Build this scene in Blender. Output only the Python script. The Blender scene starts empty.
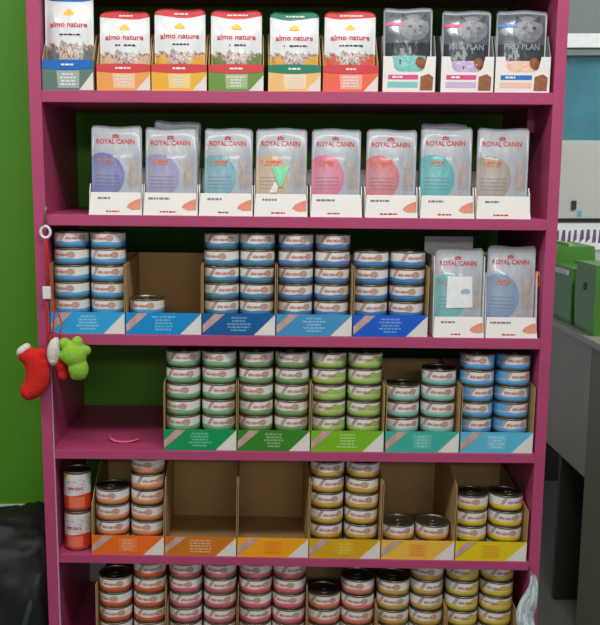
import bpy, bmesh, math, random
from mathutils import Vector, Matrix, noise as mnoise
random.seed(7)
PI = math.pi
scn = bpy.context.scene
COL = scn.collection

# ------------------------------------------------------------ camera, world, lights, exposure
cam_data = bpy.data.cameras.new('camera')
cam_data.sensor_fit = 'HORIZONTAL'
cam_data.sensor_width = 36.0
cam_data.lens = 914.0 / 600.0 * 36.0
cam_data.shift_x = 50.0 / 600.0
cam = bpy.data.objects.new('camera', cam_data)
COL.objects.link(cam)
cam.location = (-0.086, -1.6773, 1.45)
cam.rotation_euler = (math.radians(90 - 9.137), 0, 0)
scn.camera = cam

world = bpy.data.worlds.new('world')
scn.world = world
world.use_nodes = True
bg = world.node_tree.nodes['Background']
bg.inputs[0].default_value = (0.80, 0.88, 1.0, 1)
bg.inputs[1].default_value = 0.52

def area_light(name, loc, target, sx, sy, power, color):
    ld = bpy.data.lights.new(name, 'AREA')
    ld.shape = 'RECTANGLE'
    ld.size, ld.size_y, ld.energy, ld.color = sx, sy, power, color
    o = bpy.data.objects.new(name, ld)
    COL.objects.link(o)
    o.location = loc
    d = Vector(target) - Vector(loc)
    o.rotation_euler = d.to_track_quat('-Z', 'Y').to_euler()
    return o
area_light('ceiling_tube_light', (0.30, -1.10, 2.82), (0.0, 0.0, 1.2), 1.3, 0.22, 31, (1.0, 0.97, 0.95))
area_light('shop_fill_light', (0.2, -5.2, 2.82), (0.0, 0.0, 1.3), 2.6, 0.4, 46, (1.0, 0.98, 0.95))  # unseen lamp added to lift the green back and shelf interiors
area_light('aisle_fill_light', (1.7, 0.4, 2.82), (1.6, 2.4, 1.6), 1.3, 0.22, 40, (0.95, 1.0, 0.98))  # unseen fill lamp, placed to brighten the display cabinet front
area_light('entrance_tube_light', (-1.7, -1.1, 2.82), (-1.2, 0.2, 1.4), 1.2, 0.22, 22, (1.0, 0.98, 0.92))

scn.view_settings.view_transform = 'Standard'
scn.view_settings.look = 'None'
scn.view_settings.gamma = 1.0
scn.view_settings.use_curve_mapping = False
scn.view_settings.exposure = -0.20

# ------------------------------------------------------------ node helpers and materials
def lin(c):
    out = []
    for v in c[:3]:
        v = v / 255.0
        out.append(v / 12.92 if v <= 0.04045 else ((v + 0.055) / 1.055) ** 2.4)
    return tuple(out) + (1.0,)

class G:
    """small wrapper that writes node-math expressions"""
    def __init__(s, name):
        s.m = bpy.data.materials.new(name)
        s.m.use_nodes = True
        s.t = s.m.node_tree
        s.n = s.t.nodes
        s.p = s.n['Principled BSDF']
    def link(s, a, b): s.t.links.new(a, b)
    def math(s, op, *a, clamp=False):
        nd = s.n.new('ShaderNodeMath'); nd.operation = op; nd.use_clamp = clamp
        for i, v in enumerate(a):
            if isinstance(v, (int, float)): nd.inputs[i].default_value = v
            else: s.link(v, nd.inputs[i])
        return nd.outputs[0]
    def add(s, a, b): return s.math('ADD', a, b)
    def sub(s, a, b): return s.math('SUBTRACT', a, b)
    def mul(s, a, b): return s.math('MULTIPLY', a, b)
    def lt(s, a, b): return s.math('LESS_THAN', a, b)
    def gt(s, a, b): return s.math('GREATER_THAN', a, b)
    def box(s, u, v, u0, u1, v0, v1):
        return s.mul(s.mul(s.gt(u, u0), s.lt(u, u1)), s.mul(s.gt(v, v0), s.lt(v, v1)))
    def uv(s):
        c = s.n.new('ShaderNodeTexCoord')
        sp = s.n.new('ShaderNodeSeparateXYZ')
        s.link(c.outputs['UV'], sp.inputs[0])
        return sp.outputs[0], sp.outputs[1], c.outputs['UV']
    def mix(s, fac, a, b):
        nd = s.n.new('ShaderNodeMix'); nd.data_type = 'RGBA'
        for sock, v in ((nd.inputs[0], fac), (nd.inputs[6], a), (nd.inputs[7], b)):
            if isinstance(v, (int, float)): sock.default_value = v
            elif isinstance(v, tuple): sock.default_value = v
            else: s.link(v, sock)
        return nd.outputs[2]
    def noise(s, vec=None, scale=5, detail=3, rough=0.5):
        nd = s.n.new('ShaderNodeTexNoise')
        nd.inputs['Scale'].default_value = scale
        nd.inputs['Detail'].default_value = detail
        nd.inputs['Roughness'].default_value = rough
        if vec is not None: s.link(vec, nd.inputs['Vector'])
        return nd.outputs[0], nd.outputs[1]
    def obj(s):
        return s.n.new('ShaderNodeTexCoord').outputs['Object']
    def ramp(s, fac, stops):
        nd = s.n.new('ShaderNodeValToRGB')
        e = nd.color_ramp.elements
        while len(e) < len(stops): e.new(0.5)
        for i, (p, c) in enumerate(stops):
            e[i].position = p; e[i].color = lin(c)
        s.link(fac, nd.inputs[0])
        return nd.outputs[0]
    def bump(s, h, strength=0.2, dist=0.001):
        nd = s.n.new('ShaderNodeBump')
        nd.inputs['Strength'].default_value = strength
        nd.inputs['Distance'].default_value = dist
        s.link(h, nd.inputs['Height'])
        s.link(nd.outputs[0], s.p.inputs['Normal'])
    def out(s, col, rough=0.5, metal=0.0, coat=0.0):
        if isinstance(col, tuple): s.p.inputs['Base Color'].default_value = col
        else: s.link(col, s.p.inputs['Base Color'])
        s.p.inputs['Roughness'].default_value = rough
        s.p.inputs['Metallic'].default_value = metal
        s.p.inputs['Coat Weight'].default_value = coat
        return s.m

def plain(name, rgb, rough=0.5, metal=0.0, var=0.06, scale=30, coat=0.0, bump=0.0):
    g = G(name)
    f, _ = g.noise(g.obj(), scale, 3)
    c = lin(rgb)
    d = tuple(max(0, x * (1 - 2 * var)) for x in c[:3]) + (1,)
    b = tuple(min(1, x * (1 + 2 * var)) for x in c[:3]) + (1,)
    if bump: g.bump(f, bump, 0.002)
    return g.out(g.mix(f, d, b), rough, metal, coat)

M = {}
M['purple'] = plain('purple_melamine', (178, 69, 112), 0.42, var=0.05, scale=12)
M['edge_strip'] = plain('peeling_edge_band', (186, 150, 178), 0.5)
M['metal'] = plain('tin_metal', (140, 132, 114), 0.36, 0.9, scale=60)
M['lid'] = plain('tin_lid_metal', (124, 120, 106), 0.36, 0.9, scale=60)
M['kraft'] = plain('kraft_cardboard', (182, 148, 98), 0.8, var=0.08, scale=25)
M['white_card'] = plain('white_card', (236, 232, 226), 0.5, var=0.02)
M['grey_card'] = plain('grey_card', (120, 122, 122), 0.5)
M['soft_red_print'] = plain('soft_red_print', (198, 84, 88), 0.5)
M['red_print'] = plain('red_print', (205, 38, 48), 0.5)
M['white_print'] = plain('white_print', (238, 238, 236), 0.5)
M['pale_print'] = plain('pale_print', (225, 222, 214), 0.5)
M['dark_print'] = plain('dark_print', (48, 48, 52), 0.5)
M['grey_print'] = plain('grey_print', (140, 136, 134), 0.5)
M['silver_print'] = plain('silver_print', (150, 156, 164), 0.35)
M['orange_print'] = plain('orange_print', (232, 118, 52), 0.5)
M['salmon_print'] = plain('salmon_print', (226, 140, 112), 0.55, var=0.15, scale=60)
M['brown_print'] = plain('brown_food_print', (150, 92, 58), 0.5, var=0.3, scale=160)
M['cat_print'] = plain('cat_photo_print', (184, 172, 162), 0.5, var=0.3, scale=60)
M['stripe_print'] = plain('red_streak_print', (196, 160, 152), 0.5, var=0.2, scale=80)
M['yellow_print'] = plain('yellow_print', (238, 190, 60), 0.5)
M['red_plush'] = plain('red_plush', (206, 28, 22), 0.95, var=0.12, scale=200, bump=0.6)
M['white_plush'] = plain('white_plush', (214, 206, 200), 0.95, var=0.12, scale=200, bump=0.6)
M['green_plush'] = plain('green_plush', (140, 190, 58), 0.95, var=0.1, scale=200, bump=0.6)
M['red_cord'] = plain('red_cord', (190, 34, 34), 0.8)
M['white_plastic'] = plain('white_plastic', (224, 222, 218), 0.4)
M['black_bag'] = plain('black_bag_fabric', (8, 9, 8), 0.6, var=0.4, scale=14, bump=0.3)
M['strap'] = plain('bag_strap_webbing', (38, 52, 50), 0.7)
M['pink_peel'] = plain('pink_paper', (226, 96, 122), 0.5)
M['mint_reflection'] = plain('mint_reflection', (140, 232, 180), 0.4)  # colour of the green reflection painted on one silver pouch
M['orange_plastic'] = plain('orange_plastic', (220, 120, 40), 0.4)

# ------------------------------------------------------------ mesh helpers
class MB:
    def __init__(s):
        s.v, s.f, s.uv = [], [], {}
    def add(s, verts, faces, uvs=None):
        b = len(s.v)
        s.v += [tuple(v) for v in verts]
        for i, f in enumerate(faces):
            s.f.append(tuple(b + k for k in f))
            if uvs: s.uv[len(s.f) - 1] = uvs[i]
        return s
    def box(s, x0, x1, y0, y1, z0, z1):
        v = [(x0,y0,z0),(x1,y0,z0),(x1,y1,z0),(x0,y1,z0),(x0,y0,z1),(x1,y0,z1),(x1,y1,z1),(x0,y1,z1)]
        return s.add(v, [(3,2,1,0),(4,5,6,7),(0,1,5,4),(1,2,6,5),(2,3,7,6),(3,0,4,7)])
    def prism(s, pts, y0, y1):
        """polygon pts (x,z), counter-clockwise seen from the front, extruded from y0 (front) to y1"""
        n = len(pts)
        v = [(x, y0, z) for x, z in pts] + [(x, y1, z) for x, z in pts]
        f = [tuple(range(n)), tuple(range(2*n-1, n-1, -1))]
        f += [(i, n+i, n+(i+1) % n, (i+1) % n) for i in range(n)]
        return s.add(v, f)
    def prism_x(s, pts, x0, x1):
        """polygon pts (y,z) extruded along x"""
        n = len(pts)
        v = [(x0, y, z) for y, z in pts] + [(x1, y, z) for y, z in pts]
        f = [tuple(range(n-1, -1, -1)), tuple(range(n, 2*n))]
        f += [(i, (i+1) % n, n+(i+1) % n, n+i) for i in range(n)]
        return s.add(v, f)
    def lathe(s, prof, n=20, cap0=True, cap1=True):
        v, f = [], []
        for r, z in prof:
            for k in range(n):
                a = 2*PI*k/n
                v.append((r*math.cos(a), r*math.sin(a), z))
        for j in range(len(prof)-1):
            for k in range(n):
                k2 = (k+1) % n
                f.append((j*n+k, j*n+k2, (j+1)*n+k2, (j+1)*n+k))
        if cap0: f.append(tuple(range(n-1, -1, -1)))
        if cap1: f.append(tuple((len(prof)-1)*n+k for k in range(n)))
        return s.add(v, f)
    def tube(s, pts, r, n=8, closed=False, flat=1.0):
        P = [Vector(p) for p in pts]
        m = len(P); v = []; f = []
        prev = None
        for i in range(m):
            if closed: t = P[(i+1) % m] - P[i-1]
            else: t = P[min(i+1, m-1)] - P[max(i-1, 0)]
            t.normalize()
            if prev is None:
                ref = Vector((0, 1, 0)) if abs(t.y) < 0.9 else Vector((1, 0, 0))
                a = t.cross(ref).normalized()
            else:
                a = (prev - t*prev.dot(t)).normalized()
            prev = a
            b = t.cross(a)
            rr = r[i] if isinstance(r, (list, tuple)) else r
            for k in range(n):
                q = 2*PI*k/n
                v.append(P[i] + a*math.cos(q)*rr + b*math.sin(q)*rr*flat)
        seg = m if closed else m-1
        for i in range(seg):
            j = (i+1) % m
            for k in range(n):
                k2 = (k+1) % n
                f.append((i*n+k, i*n+k2, j*n+k2, j*n+k))
        if not closed:
            f.append(tuple(range(n-1, -1, -1)))
            f.append(tuple((m-1)*n+k for k in range(n)))
        return s.add(v, f)
    def mesh(s, name, smooth=False):
        me = bpy.data.meshes.new(name)
        me.from_pydata(s.v, [], s.f)
        if s.uv:
            lay = me.uv_layers.new(name='UVMap')
            for fi, p in enumerate(me.polygons):
                u = s.uv.get(fi)
                if u:
                    for li, c in zip(p.loop_indices, u): lay.data[li].uv = c
        if smooth:
            me.polygons.foreach_set('use_smooth', [True]*len(me.polygons))
        me.update()
        return me

def fix_normals(me):
    bm = bmesh.new(); bm.from_mesh(me)
    bmesh.ops.recalc_face_normals(bm, faces=bm.faces)
    bm.to_mesh(me); bm.free()

def link(name, me, mat, parent=None, loc=None, rot=None):
    o = bpy.data.objects.new(name, me)
    COL.objects.link(o)
    if mat is not None and not me.materials: me.materials.append(mat)
    if parent: o.parent = parent
    if loc: o.location = loc
    if rot: o.rotation_euler = rot
    return o

def part(name, mb, mat, parent=None, smooth=False, bevel=0.0, sharp=None, fix=True, loc=None, rot=None):
    me = mb.mesh(name, smooth)
    if fix and not mb.uv: fix_normals(me)
    if bevel:
        bm = bmesh.new(); bm.from_mesh(me)
        bmesh.ops.bevel(bm, geom=bm.edges[:], offset=bevel, segments=2, affect='EDGES', profile=0.7)
        bm.to_mesh(me); bm.free()
    o = link(name, me, mat, parent, loc, rot)
    if smooth and sharp:
        me.set_sharp_from_angle(angle=math.radians(sharp))
    return o

LABELS = []
def tag(o, label, cat, group=None, kind=None):
    o['label'] = label; o['category'] = cat
    if group: o['group'] = group
    if kind: o['kind'] = kind
    LABELS.append(label)
    return o
def thing(name, label, cat, loc=(0, 0, 0), rot=(0, 0, 0), group=None):
    o = bpy.data.objects.new(name, None); COL.objects.link(o)
    o.empty_display_size = 0.05
    o.location = loc; o.rotation_euler = rot
    return tag(o, label, cat, group)
def copy_tree(src, parent=None):
    c = src.copy(); COL.objects.link(c)
    if parent: c.parent = parent
    for ch in KIDS.get(src.name, []): copy_tree(ch, c)
    return c
KIDS = {}
def remember(root):
    ks = [o for o in bpy.data.objects if o.parent == root]
    KIDS[root.name] = ks
    for k in ks: remember(k)

_tx = {}
def text_flat(body):
    """vertices (x, z) and faces of a line of text, centred, one unit high"""
    if body in _tx: return _tx[body]
    cu = bpy.data.curves.new('t', 'FONT')
    cu.body = body; cu.size = 1.0; cu.resolution_u = 2; cu.offset = 0.018
    cu.align_x = 'CENTER'
    o = bpy.data.objects.new('t', cu)
    COL.objects.link(o)
    dg = bpy.context.evaluated_depsgraph_get()
    me = bpy.data.meshes.new_from_object(o.evaluated_get(dg))
    v = [(p.co.x, p.co.y) for p in me.vertices]
    f = [tuple(p.vertices) for p in me.polygons]
    bpy.data.objects.remove(o); bpy.data.curves.remove(cu); bpy.data.meshes.remove(me)
    x0, x1 = min(p[0] for p in v), max(p[0] for p in v)
    z0, z1 = min(p[1] for p in v), max(p[1] for p in v)
    v = [(p[0] - (x0+x1)/2, p[1] - (z0+z1)/2) for p in v]
    _tx[body] = (v, f, x1-x0, z1-z0)
    return _tx[body]
def text_on(mb, body, cx, cz, w, h, fn, lean=0.0):
    """text fitted into w x h at (cx, cz), laid on the surface y = fn(x, z)"""
    v, f, tw, th = text_flat(body)
    sx, sz = w/tw, h/th
    out = []
    for x, z in v:
        X = cx + x*sx + lean*z*sz; Z = cz + z*sz
        q = fn(X, Z)
        out.append(q if isinstance(q, tuple) else (X, q, Z))
    mb.add(out, f)
    return mb
def flat(y): return lambda x, z: y

def small_print(mb, cx, cz, w, h, lines, fn, seed=1):
    """lines of print too small to read: short word-length strokes"""
    r = random.Random(seed)
    lh = h/lines
    for i in range(lines):
        z = cz + h/2 - (i+0.5)*lh
        lw = w*r.uniform(0.55, 1.0)
        x = cx - lw/2
        while x < cx + lw/2 - 0.001:
            ww = min(r.uniform(0.003, 0.009), cx + lw/2 - x)
            y = fn(x, z)
            mb.prism([(x, z-lh*0.28), (x+ww, z-lh*0.28), (x+ww, z+lh*0.28), (x, z+lh*0.28)], y, y+0.0002)
            x += ww + 0.0014
    return mb

# ------------------------------------------------------------ the setting
def structure(name, mb, mat, **k):
    o = part(name, mb, mat, **k); o['kind'] = 'structure'; return o

def wall_green():
    g = G('green_wall_paint')
    f, _ = g.noise(g.obj(), 1.6, 4)
    f2, _ = g.noise(g.obj(), 90, 2)
    g.bump(f2, 0.12, 0.002)
    return g.out(g.mix(f, lin((72, 140, 12)), lin((88, 154, 24))), 0.62)
M['green_wall'] = wall_green()
M['pale_wall'] = plain('pale_wall_paint', (182, 190, 186), 0.7, var=0.04, scale=3)
M['grey_wall'] = plain('grey_wall_paint', (150, 158, 156), 0.7, var=0.04, scale=3)
M['floor'] = plain('grey_floor', (120, 116, 108), 0.5, var=0.1, scale=6)
M['white_trim'] = plain('white_trim_paint', (206, 220, 214), 0.5)
WY = 0.345
structure('wall_back', MB().box(-2.6, 0.50, WY, WY+0.1, 0.675, 3.2), M['green_wall'])
structure('trim_1', MB().box(-2.6, 0.50, WY-0.006, WY+0.1, 0.640, 0.675), M['white_trim'])
structure('trim_2', MB().box(-2.6, 0.50, WY, WY+0.1, 0.0, 0.640), M['pale_wall'])
structure('wall_far', MB().box(0.50, 4.0, 3.2, 3.3, 0, 3.2), M['grey_wall'])
structure('wall_left', MB().box(-2.7, -2.6, -7.0, WY+0.1, 0, 3.2), M['pale_wall'])
structure('floor', MB().box(-2.7, 4.0, -7.0, 3.3, -0.1, 0.0), M['floor'])
structure('ceiling', MB().box(-2.7, 4.0, -7.0, 3.3, 2.9, 3.0), M['pale_wall'])

# ------------------------------------------------------------ shelving unit
XL, XR = -0.4595, 0.457
DEPTH = 0.33
#          z of top at x=0, slope dz/dx, thickness
SH = {0: (1.800, -0.004, 0.020), 1: (1.581, -0.005, 0.021), 2: (1.357, -0.0105, 0.020),
      3: (1.135, -0.0105, 0.020), 4: (0.911, -0.010, 0.018), 5: (0.6965, -0.018, 0.017), 6: (0.486, -0.012, 0.018)}
unit = thing('shelving_unit', 'tall open-backed purple shelving unit holding pet food in front of green wall', 'shelving', (0, 0, 0))
part('side_panel', MB().box(-0.4815, XL, 0, DEPTH, 0, 2.05), M['purple'], unit, bevel=0.0012)
part('side_panel', MB().box(XR, 0.4775, 0, DEPTH, 0, 2.05), M['purple'], unit, bevel=0.0012)
for k, (z, s, t) in SH.items():
    part('shelf', MB().prism([(XL, z+s*XL-t), (XR, z+s*XR-t), (XR, z+s*XR), (XL, z+s*XL)], 0.0, DEPTH), M['purple'], unit, bevel=0.0012)
part('top_panel', MB().box(XL, XR, 0, DEPTH, 2.03, 2.05), M['purple'], unit)
part('shelf', MB().box(XL, XR, 0, DEPTH, 0.26, 0.28), M['purple'], unit)
part('plinth', MB().box(XL, XR, 0.02, 0.04, 0, 0.08), M['purple'], unit)
e = part('edge_strip', MB().prism([(XL-0.001, 0.15), (XL+0.0025, 0.15), (XL+0.0015, 1.10), (XL-0.0005, 1.10)], -0.0014, 0.0), M['edge_strip'], unit)
e['label'] = 'pale peeling edge strip along the left panel'
cl = part('shelf_clip', MB().tube([(XL+0.001, -0.003, 1.345), (XL-0.001, -0.004, 1.355), (XL+0.001, -0.003, 1.368), (XL+0.003, -0.001, 1.378)], 0.0016, 6), M['metal'], unit, smooth=True)
# corner brackets on the right panel, just under shelf one
part('bracket', MB().box(XR-0.014, XR, 0.10, 0.112, 1.512, 1.560), M['purple'], unit, bevel=0.001)

def on_shelf(k, x):
    z, s, t = SH[k]
    return z + s*x, -math.atan(s)

# ------------------------------------------------------------ tins
R, HT, PITCH = 0.0327, 0.0312, 0.0314
def tin_label_mat(name, band, mode='plain', streak=(150, 60, 60)):
    g = G(name)
    u, v, uv = g.uv()
    s = g.mul(g.sub(u, 0.5), 2*PI*R*1000)          # millimetres round from the front
    n1, nc = g.noise(uv, 22, 3)
    base = g.mix(n1, lin((222, 220, 214)), lin((240, 238, 232)))
    # small printed food picture on the right
    dx = g.math('DIVIDE', g.sub(s, 17.0), 8.0); dy = g.math('DIVIDE', g.sub(v, 0.66), 0.26)
    blob = g.lt(g.add(g.mul(dx, dx), g.mul(dy, dy)), 1.0)
    n2, _ = g.noise(uv, 60, 3)
    food = g.ramp(n2, [(0.3, (110, 60, 48)), (0.5, (196, 132, 104)), (0.7, (232, 210, 190))])
    base = g.mix(g.mul(blob, 0.85), base, food)
    # dark diagonal streak on the left
    w = g.add(s, g.mul(v, -14.0))
    st = g.mul(g.mul(g.gt(w, -37.0), g.lt(w, -29.5)), g.gt(v, 0.42))
    base = g.mix(g.mul(st, 0.6), base, lin(streak))
    if mode == 'full':                              # colour spreads over the left of the label too
        lf = g.lt(w, -37.0)
        base = g.mix(lf, base, lin(band))
        rt = g.gt(g.add(s, g.mul(v, 9.0)), 34.0)
        base = g.mix(g.mul(rt, 0.8), base, lin(band))
    if mode == 'diag':                              # diagonal sweep of colour from lower left to upper right
        dg = g.lt(g.sub(v, 0.42), g.mul(g.add(s, 6.0), 0.018))
        base = g.mix(g.mul(dg, g.lt(v, 0.8)), base, lin(band))
    edge = g.add(0.40, g.mul(g.math('SINE', g.mul(s, 0.16)), 0.03))
    bd = g.lt(v, edge)
    dark = tuple(c*0.55 for c in lin(band)[:3]) + (1,)
    col = g.mix(g.lt(v, 0.14), lin(band), dark)
    base = g.mix(bd, base, col)
    light = g.mul(g.gt(v, g.sub(edge, 0.05)), bd)
    base = g.mix(g.mul(light, 0.6), base, lin((235, 235, 230)))
    return g.out(base, 0.34, 0.0, 0.25)

def cyl_label(r, z0, z1, n=28):
    mb = MB(); v = []; f = []; uv = []
    for k in range(n+1):
        a = 2*PI*k/n
        x, y = -math.sin(a)*r, math.cos(a)*r        # u = 0.5 faces -Y
        v += [(x, y, z0), (x, y, z1)]
    for k in range(n):
        f.append((2*k, 2*k+2, 2*k+3, 2*k+1))
        uv.append([(k/n, 0), ((k+1)/n, 0), ((k+1)/n, 1), (k/n, 1)])
    mb.add(v, f, uv)
    return mb

def body_mesh(r, h):
    mb = MB()
    mb.lathe([(r*0.90, 0.0), (r*0.975, 0.0005), (r, 0.0018), (r*0.975, 0.0036), (r*0.985, 0.0044), (r*0.985, h-0.0046),
              (r*0.975, h-0.0040), (r*1.012, h-0.0022), (r*1.012, h-0.0006), (r*0.985, h), (r*0.955, h-0.0004), (r*0.94, h-0.0030)], 28, True, False)
    return mb
tin_body = body_mesh(R, HT).mesh('body', True)
lid_mb = MB().lathe([(R*0.945, HT-0.0030), (R*0.86, HT-0.0034), (R*0.83, HT-0.0022), (R*0.76, HT-0.0022), (R*0.73, HT-0.0034), (R*0.40, HT-0.0030), (R*0.37, HT-0.0024), (0.0004, HT-0.0024)], 28, False, True)
tin_lid = lid_mb.mesh('lid', True)
pull = MB()
pull.tube([(0.0085*math.cos(a), -0.010+0.0085*math.sin(a)*1.15, HT-0.0012) for a in [2*PI*k/14 for k in range(14)]], 0.0010, 6, closed=True)
pull.box(-0.003, 0.003, -0.0022, 0.010, HT-0.0022, HT-0.0006)
tin_pull = pull.mesh('ring_pull', True)
tin_text = text_on(MB(), 'almo nature', -0.0035, HT*0.64, 0.028, 0.0064,
                   lambda x, z: (math.sin(x/0.03375)*0.03375, -math.cos(x/0.03375)*0.03375, z), lean=0.12).mesh('lettering')
for me, mt in ((tin_body, 'metal'), (tin_lid, 'lid'), (tin_pull, 'metal'), (tin_text, 'soft_red_print')):
    me.materials.append(M[mt])

def make_tin(colour_name, band, mode='plain', streak=(150, 60, 60)):
    t = bpy.data.objects.new('cat_food_tin', None); COL.objects.link(t)
    t.empty_display_size = 0.03
    link('body', tin_body, None, t)
    me = cyl_label(R*1.004, 0.0034, HT-0.0036).mesh('paper_label', True)
    lb = link('paper_label', me, tin_label_mat('tin_label_'+colour_name, band, mode, streak), t)
    link('lettering', tin_text, None, lb)
    ld = link('lid', tin_lid, None, t)
    link('ring_pull', tin_pull, None, ld)
    remember(t)
    return t
PROTO = {}
used = set()
ORD = ['top', 'second from top', 'third from top', 'fourth from top', 'fifth from top', 'lowest']
def place_tin(key, band, mode, loc, rot, label, group, streak=(150, 60, 60)):
    if key not in PROTO: PROTO[key] = make_tin(key.replace('-', '_').replace(' ', '_'), band, mode, streak)
    o = PROTO[key]
    if key in used: o = copy_tree(o)
    used.add(key)
    o.location = loc; o.rotation_euler = rot
    tag(o, label, 'tin', group)
    return o

def stack(k, x, n, key, band, mode, where, group, y=0.045, streak=(150, 60, 60)):
    z0, a = on_shelf(k, x)
    z0 += 0.0022
    for i in range(n):
        dx = random.uniform(-0.0002, 0.0002)
        zz = z0 + i*PITCH
        pos = ORD[0] if i == n-1 and n > 1 else (ORD[5] if i == 0 else ORD[n-1-i])
        if n == 1: pos = 'single'
        lab = 'tin with white and %s label, %s of %s' % (key, pos if pos in ('top', 'lowest') else pos, where)
        if pos in ORD[1:5]: lab = 'tin with white and %s label, %s in %s' % (key, pos, where)
        place_tin(key, band, mode, (x + dx + (i*PITCH)*math.sin(a), y + random.uniform(-0.0015, 0.0015), zz),
                  (0, a, random.uniform(-0.50, 0.40)), lab, group, streak)

# ------------------------------------------------------------ trays of tins
_cm = {}
def colour(rgb, rough=0.42):
    if rgb not in _cm: _cm[rgb] = plain('printed_card_%d_%d_%d' % rgb, rgb, rough, var=0.03, scale=40, coat=0.1)
    return _cm[rgb]

def tray(k, x0, x1, rgb, label, *_, tcol=None, hs=0.132, hb=0.134, hf=0.041, dep=0.208, txt='lines', yoff=0.004, seed=1):
    xc = (x0+x1)/2; w = x1-x0-0.0008; z, a = on_shelf(k, xc)
    t = thing('display_tray', label, 'tray', (xc, yoff, z + 0.0002), (0, a, 0), 'cardboard trays of tins')
    T = 0.0012; hw = w/2
    part('floor_panel', MB().box(-hw, hw, T, dep, 0, T), M['kraft'], t)
    for sx in (-1, 1):
        xa, xb = (-hw, -hw+T) if sx < 0 else (hw-T, hw)
        part('side_wall', MB().prism_x([(T, T), (dep-T, T), (dep-T, hb), (0.06, hs+(hb-hs)*0.4), (T, hs)], xa, xb), M['kraft'], t)
    part('back_wall', MB().box(-hw, hw, dep-T, dep, 0, hb), M['kraft'], t)
    f = part('front_panel', MB().box(-hw, hw, 0, T, 0, hf), colour(rgb), t)
    tw = 0.040
    part('corner_print', MB().prism([(hw-tw, 0.0005), (hw-0.0005, 0.0005), (hw-0.0005, hf-0.001)], -0.0004, 0.0), M['pale_print'], f)
    part('streak_print', MB().prism([(-hw+0.0006, hf*0.10), (-hw+0.009, hf*0.26), (-hw+0.042, hf-0.001), (-hw+0.022, hf-0.001), (-hw+0.0006, hf*0.45)], -0.0004, 0.0), M['stripe_print'], f)
    c = lin(rgb)
    lt_ = tuple(int(v + (255-v)*0.42) for v in rgb) if tcol is None else tcol
    if txt == 'lines':
        part('lettering', small_print(MB(), 0, hf*0.52, 0.044, hf*0.72, 5, flat(-0.0004), seed), colour(lt_), f, fix=False)
    else:
        mid = tuple(int(a_*0.62 + b_*0.38) for a_, b_ in zip(rgb, lt_))
        part('text_block', MB().prism([(-0.017, hf*0.16), (0.017, hf*0.16), (0.018, hf*0.86), (-0.018, hf*0.86)], -0.0003, 0.0), colour(mid), f)
        part('lettering', small_print(MB(), 0, hf*0.52, 0.030, hf*0.62, 4, flat(-0.0006), seed), colour(lt_), f, fix=False)
    return t

TR3 = [(-0.4590, -0.3195, (44, 164, 222), 'sky-blue cardboard tray with two full stacks, left end of third shelf'),
       (-0.3185, -0.1765, (0, 140, 208), 'bright blue cardboard tray holding one low stack, brown inside showing'),
       (-0.1755, -0.0385, (0, 92, 156), 'dark blue cardboard tray of stacked tins, middle of third shelf'),
       (-0.0375, 0.1045, (66, 148, 200), 'steel-blue cardboard tray of stacked tins, right of the dark blue one'),
       (0.1058, 0.2460, (14, 92, 204), 'royal blue cardboard tray of tins beside the two silver pouches')]
for i, (a, b, c, l) in enumerate(TR3): tray(3, a, b, c, l, hs=0.130, hb=0.134, seed=i+1)
SKY, TEALB, BLUE = (84, 162, 214), (74, 140, 178), (88, 132, 188)
g3 = 'tins on the third shelf'
stack(3, -0.4239, 6, 'sky-blue', SKY, 'plain', 'left stack, sky-blue tray', g3)
stack(3, -0.3546, 6, 'sky-blue', SKY, 'plain', 'right stack, sky-blue tray', g3)
stack(3, -0.2821, 2, 'sky-blue', SKY, 'plain', 'stack in nearly empty blue tray', g3)
stack(3, -0.1405, 6, 'teal-blue', TEALB, 'plain', 'left stack, dark blue tray', g3)
stack(3, -0.0735, 6, 'teal-blue', TEALB, 'plain', 'right stack, dark blue tray', g3)
stack(3, -0.0011, 6, 'deep-blue', BLUE, 'plain', 'left stack, steel-blue tray', g3)
stack(3, 0.0681, 6, 'deep-blue', BLUE, 'plain', 'right stack, steel-blue tray', g3)
stack(3, 0.1413, 5, 'mid-blue', (72, 132, 192), 'plain', 'left stack, royal blue tray', g3)
stack(3, 0.2105, 5, 'mid-blue', (72, 132, 192), 'plain', 'right stack, royal blue tray', g3)

TR4 = [(-0.251, -0.1115, (0, 150, 88), 'emerald green cardboard tray with two full stacks, right of the empty space'),
       (-0.1105, 0.0285, (52, 132, 30), 'dark green cardboard tray of tins between emerald and lime trays'),
       (0.0295, 0.1690, (122, 184, 24), 'lime green cardboard tray of tins in middle of fourth shelf'),
       (0.1715, 0.3125, (62, 176, 158), 'turquoise cardboard tray with two uneven stacks of tins'),
       (0.3145, 0.4535, (92, 184, 216), 'pale blue cardboard tray of tins at right end of fourth shelf')]
for i, (a, b, c, l) in enumerate(TR4): tray(4, a, b, c, l, hs=0.128, hb=0.140, seed=i+11, txt='block' if i > 2 else 'lines')
g4 = 'tins on the fourth shelf'
stack(4, -0.2158, 6, 'emerald green', (124, 182, 130), 'plain', 'left stack, emerald tray', g4)
stack(4, -0.1467, 6, 'emerald green', (124, 182, 130), 'plain', 'right stack, emerald tray', g4)
stack(4, -0.0755, 6, 'olive green', (126, 168, 104), 'plain', 'left stack, dark green tray', g4)
stack(4, -0.0065, 6, 'olive green', (126, 168, 104), 'plain', 'right stack, dark green tray', g4)
stack(4, 0.0647, 6, 'lime green', (164, 196, 96), 'diag', 'left stack, lime tray', g4)
stack(4, 0.1338, 6, 'lime green', (164, 196, 96), 'diag', 'right stack, lime tray', g4)
stack(4, 0.2074, 4, 'mint green', (140, 202, 184), 'plain', 'left stack, turquoise tray', g4)
stack(4, 0.2766, 5, 'mint green', (140, 202, 184), 'plain', 'right stack, turquoise tray', g4)
stack(4, 0.3495, 6, 'pale blue', (96, 168, 220), 'full', 'left stack, pale blue tray', g4)
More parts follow.
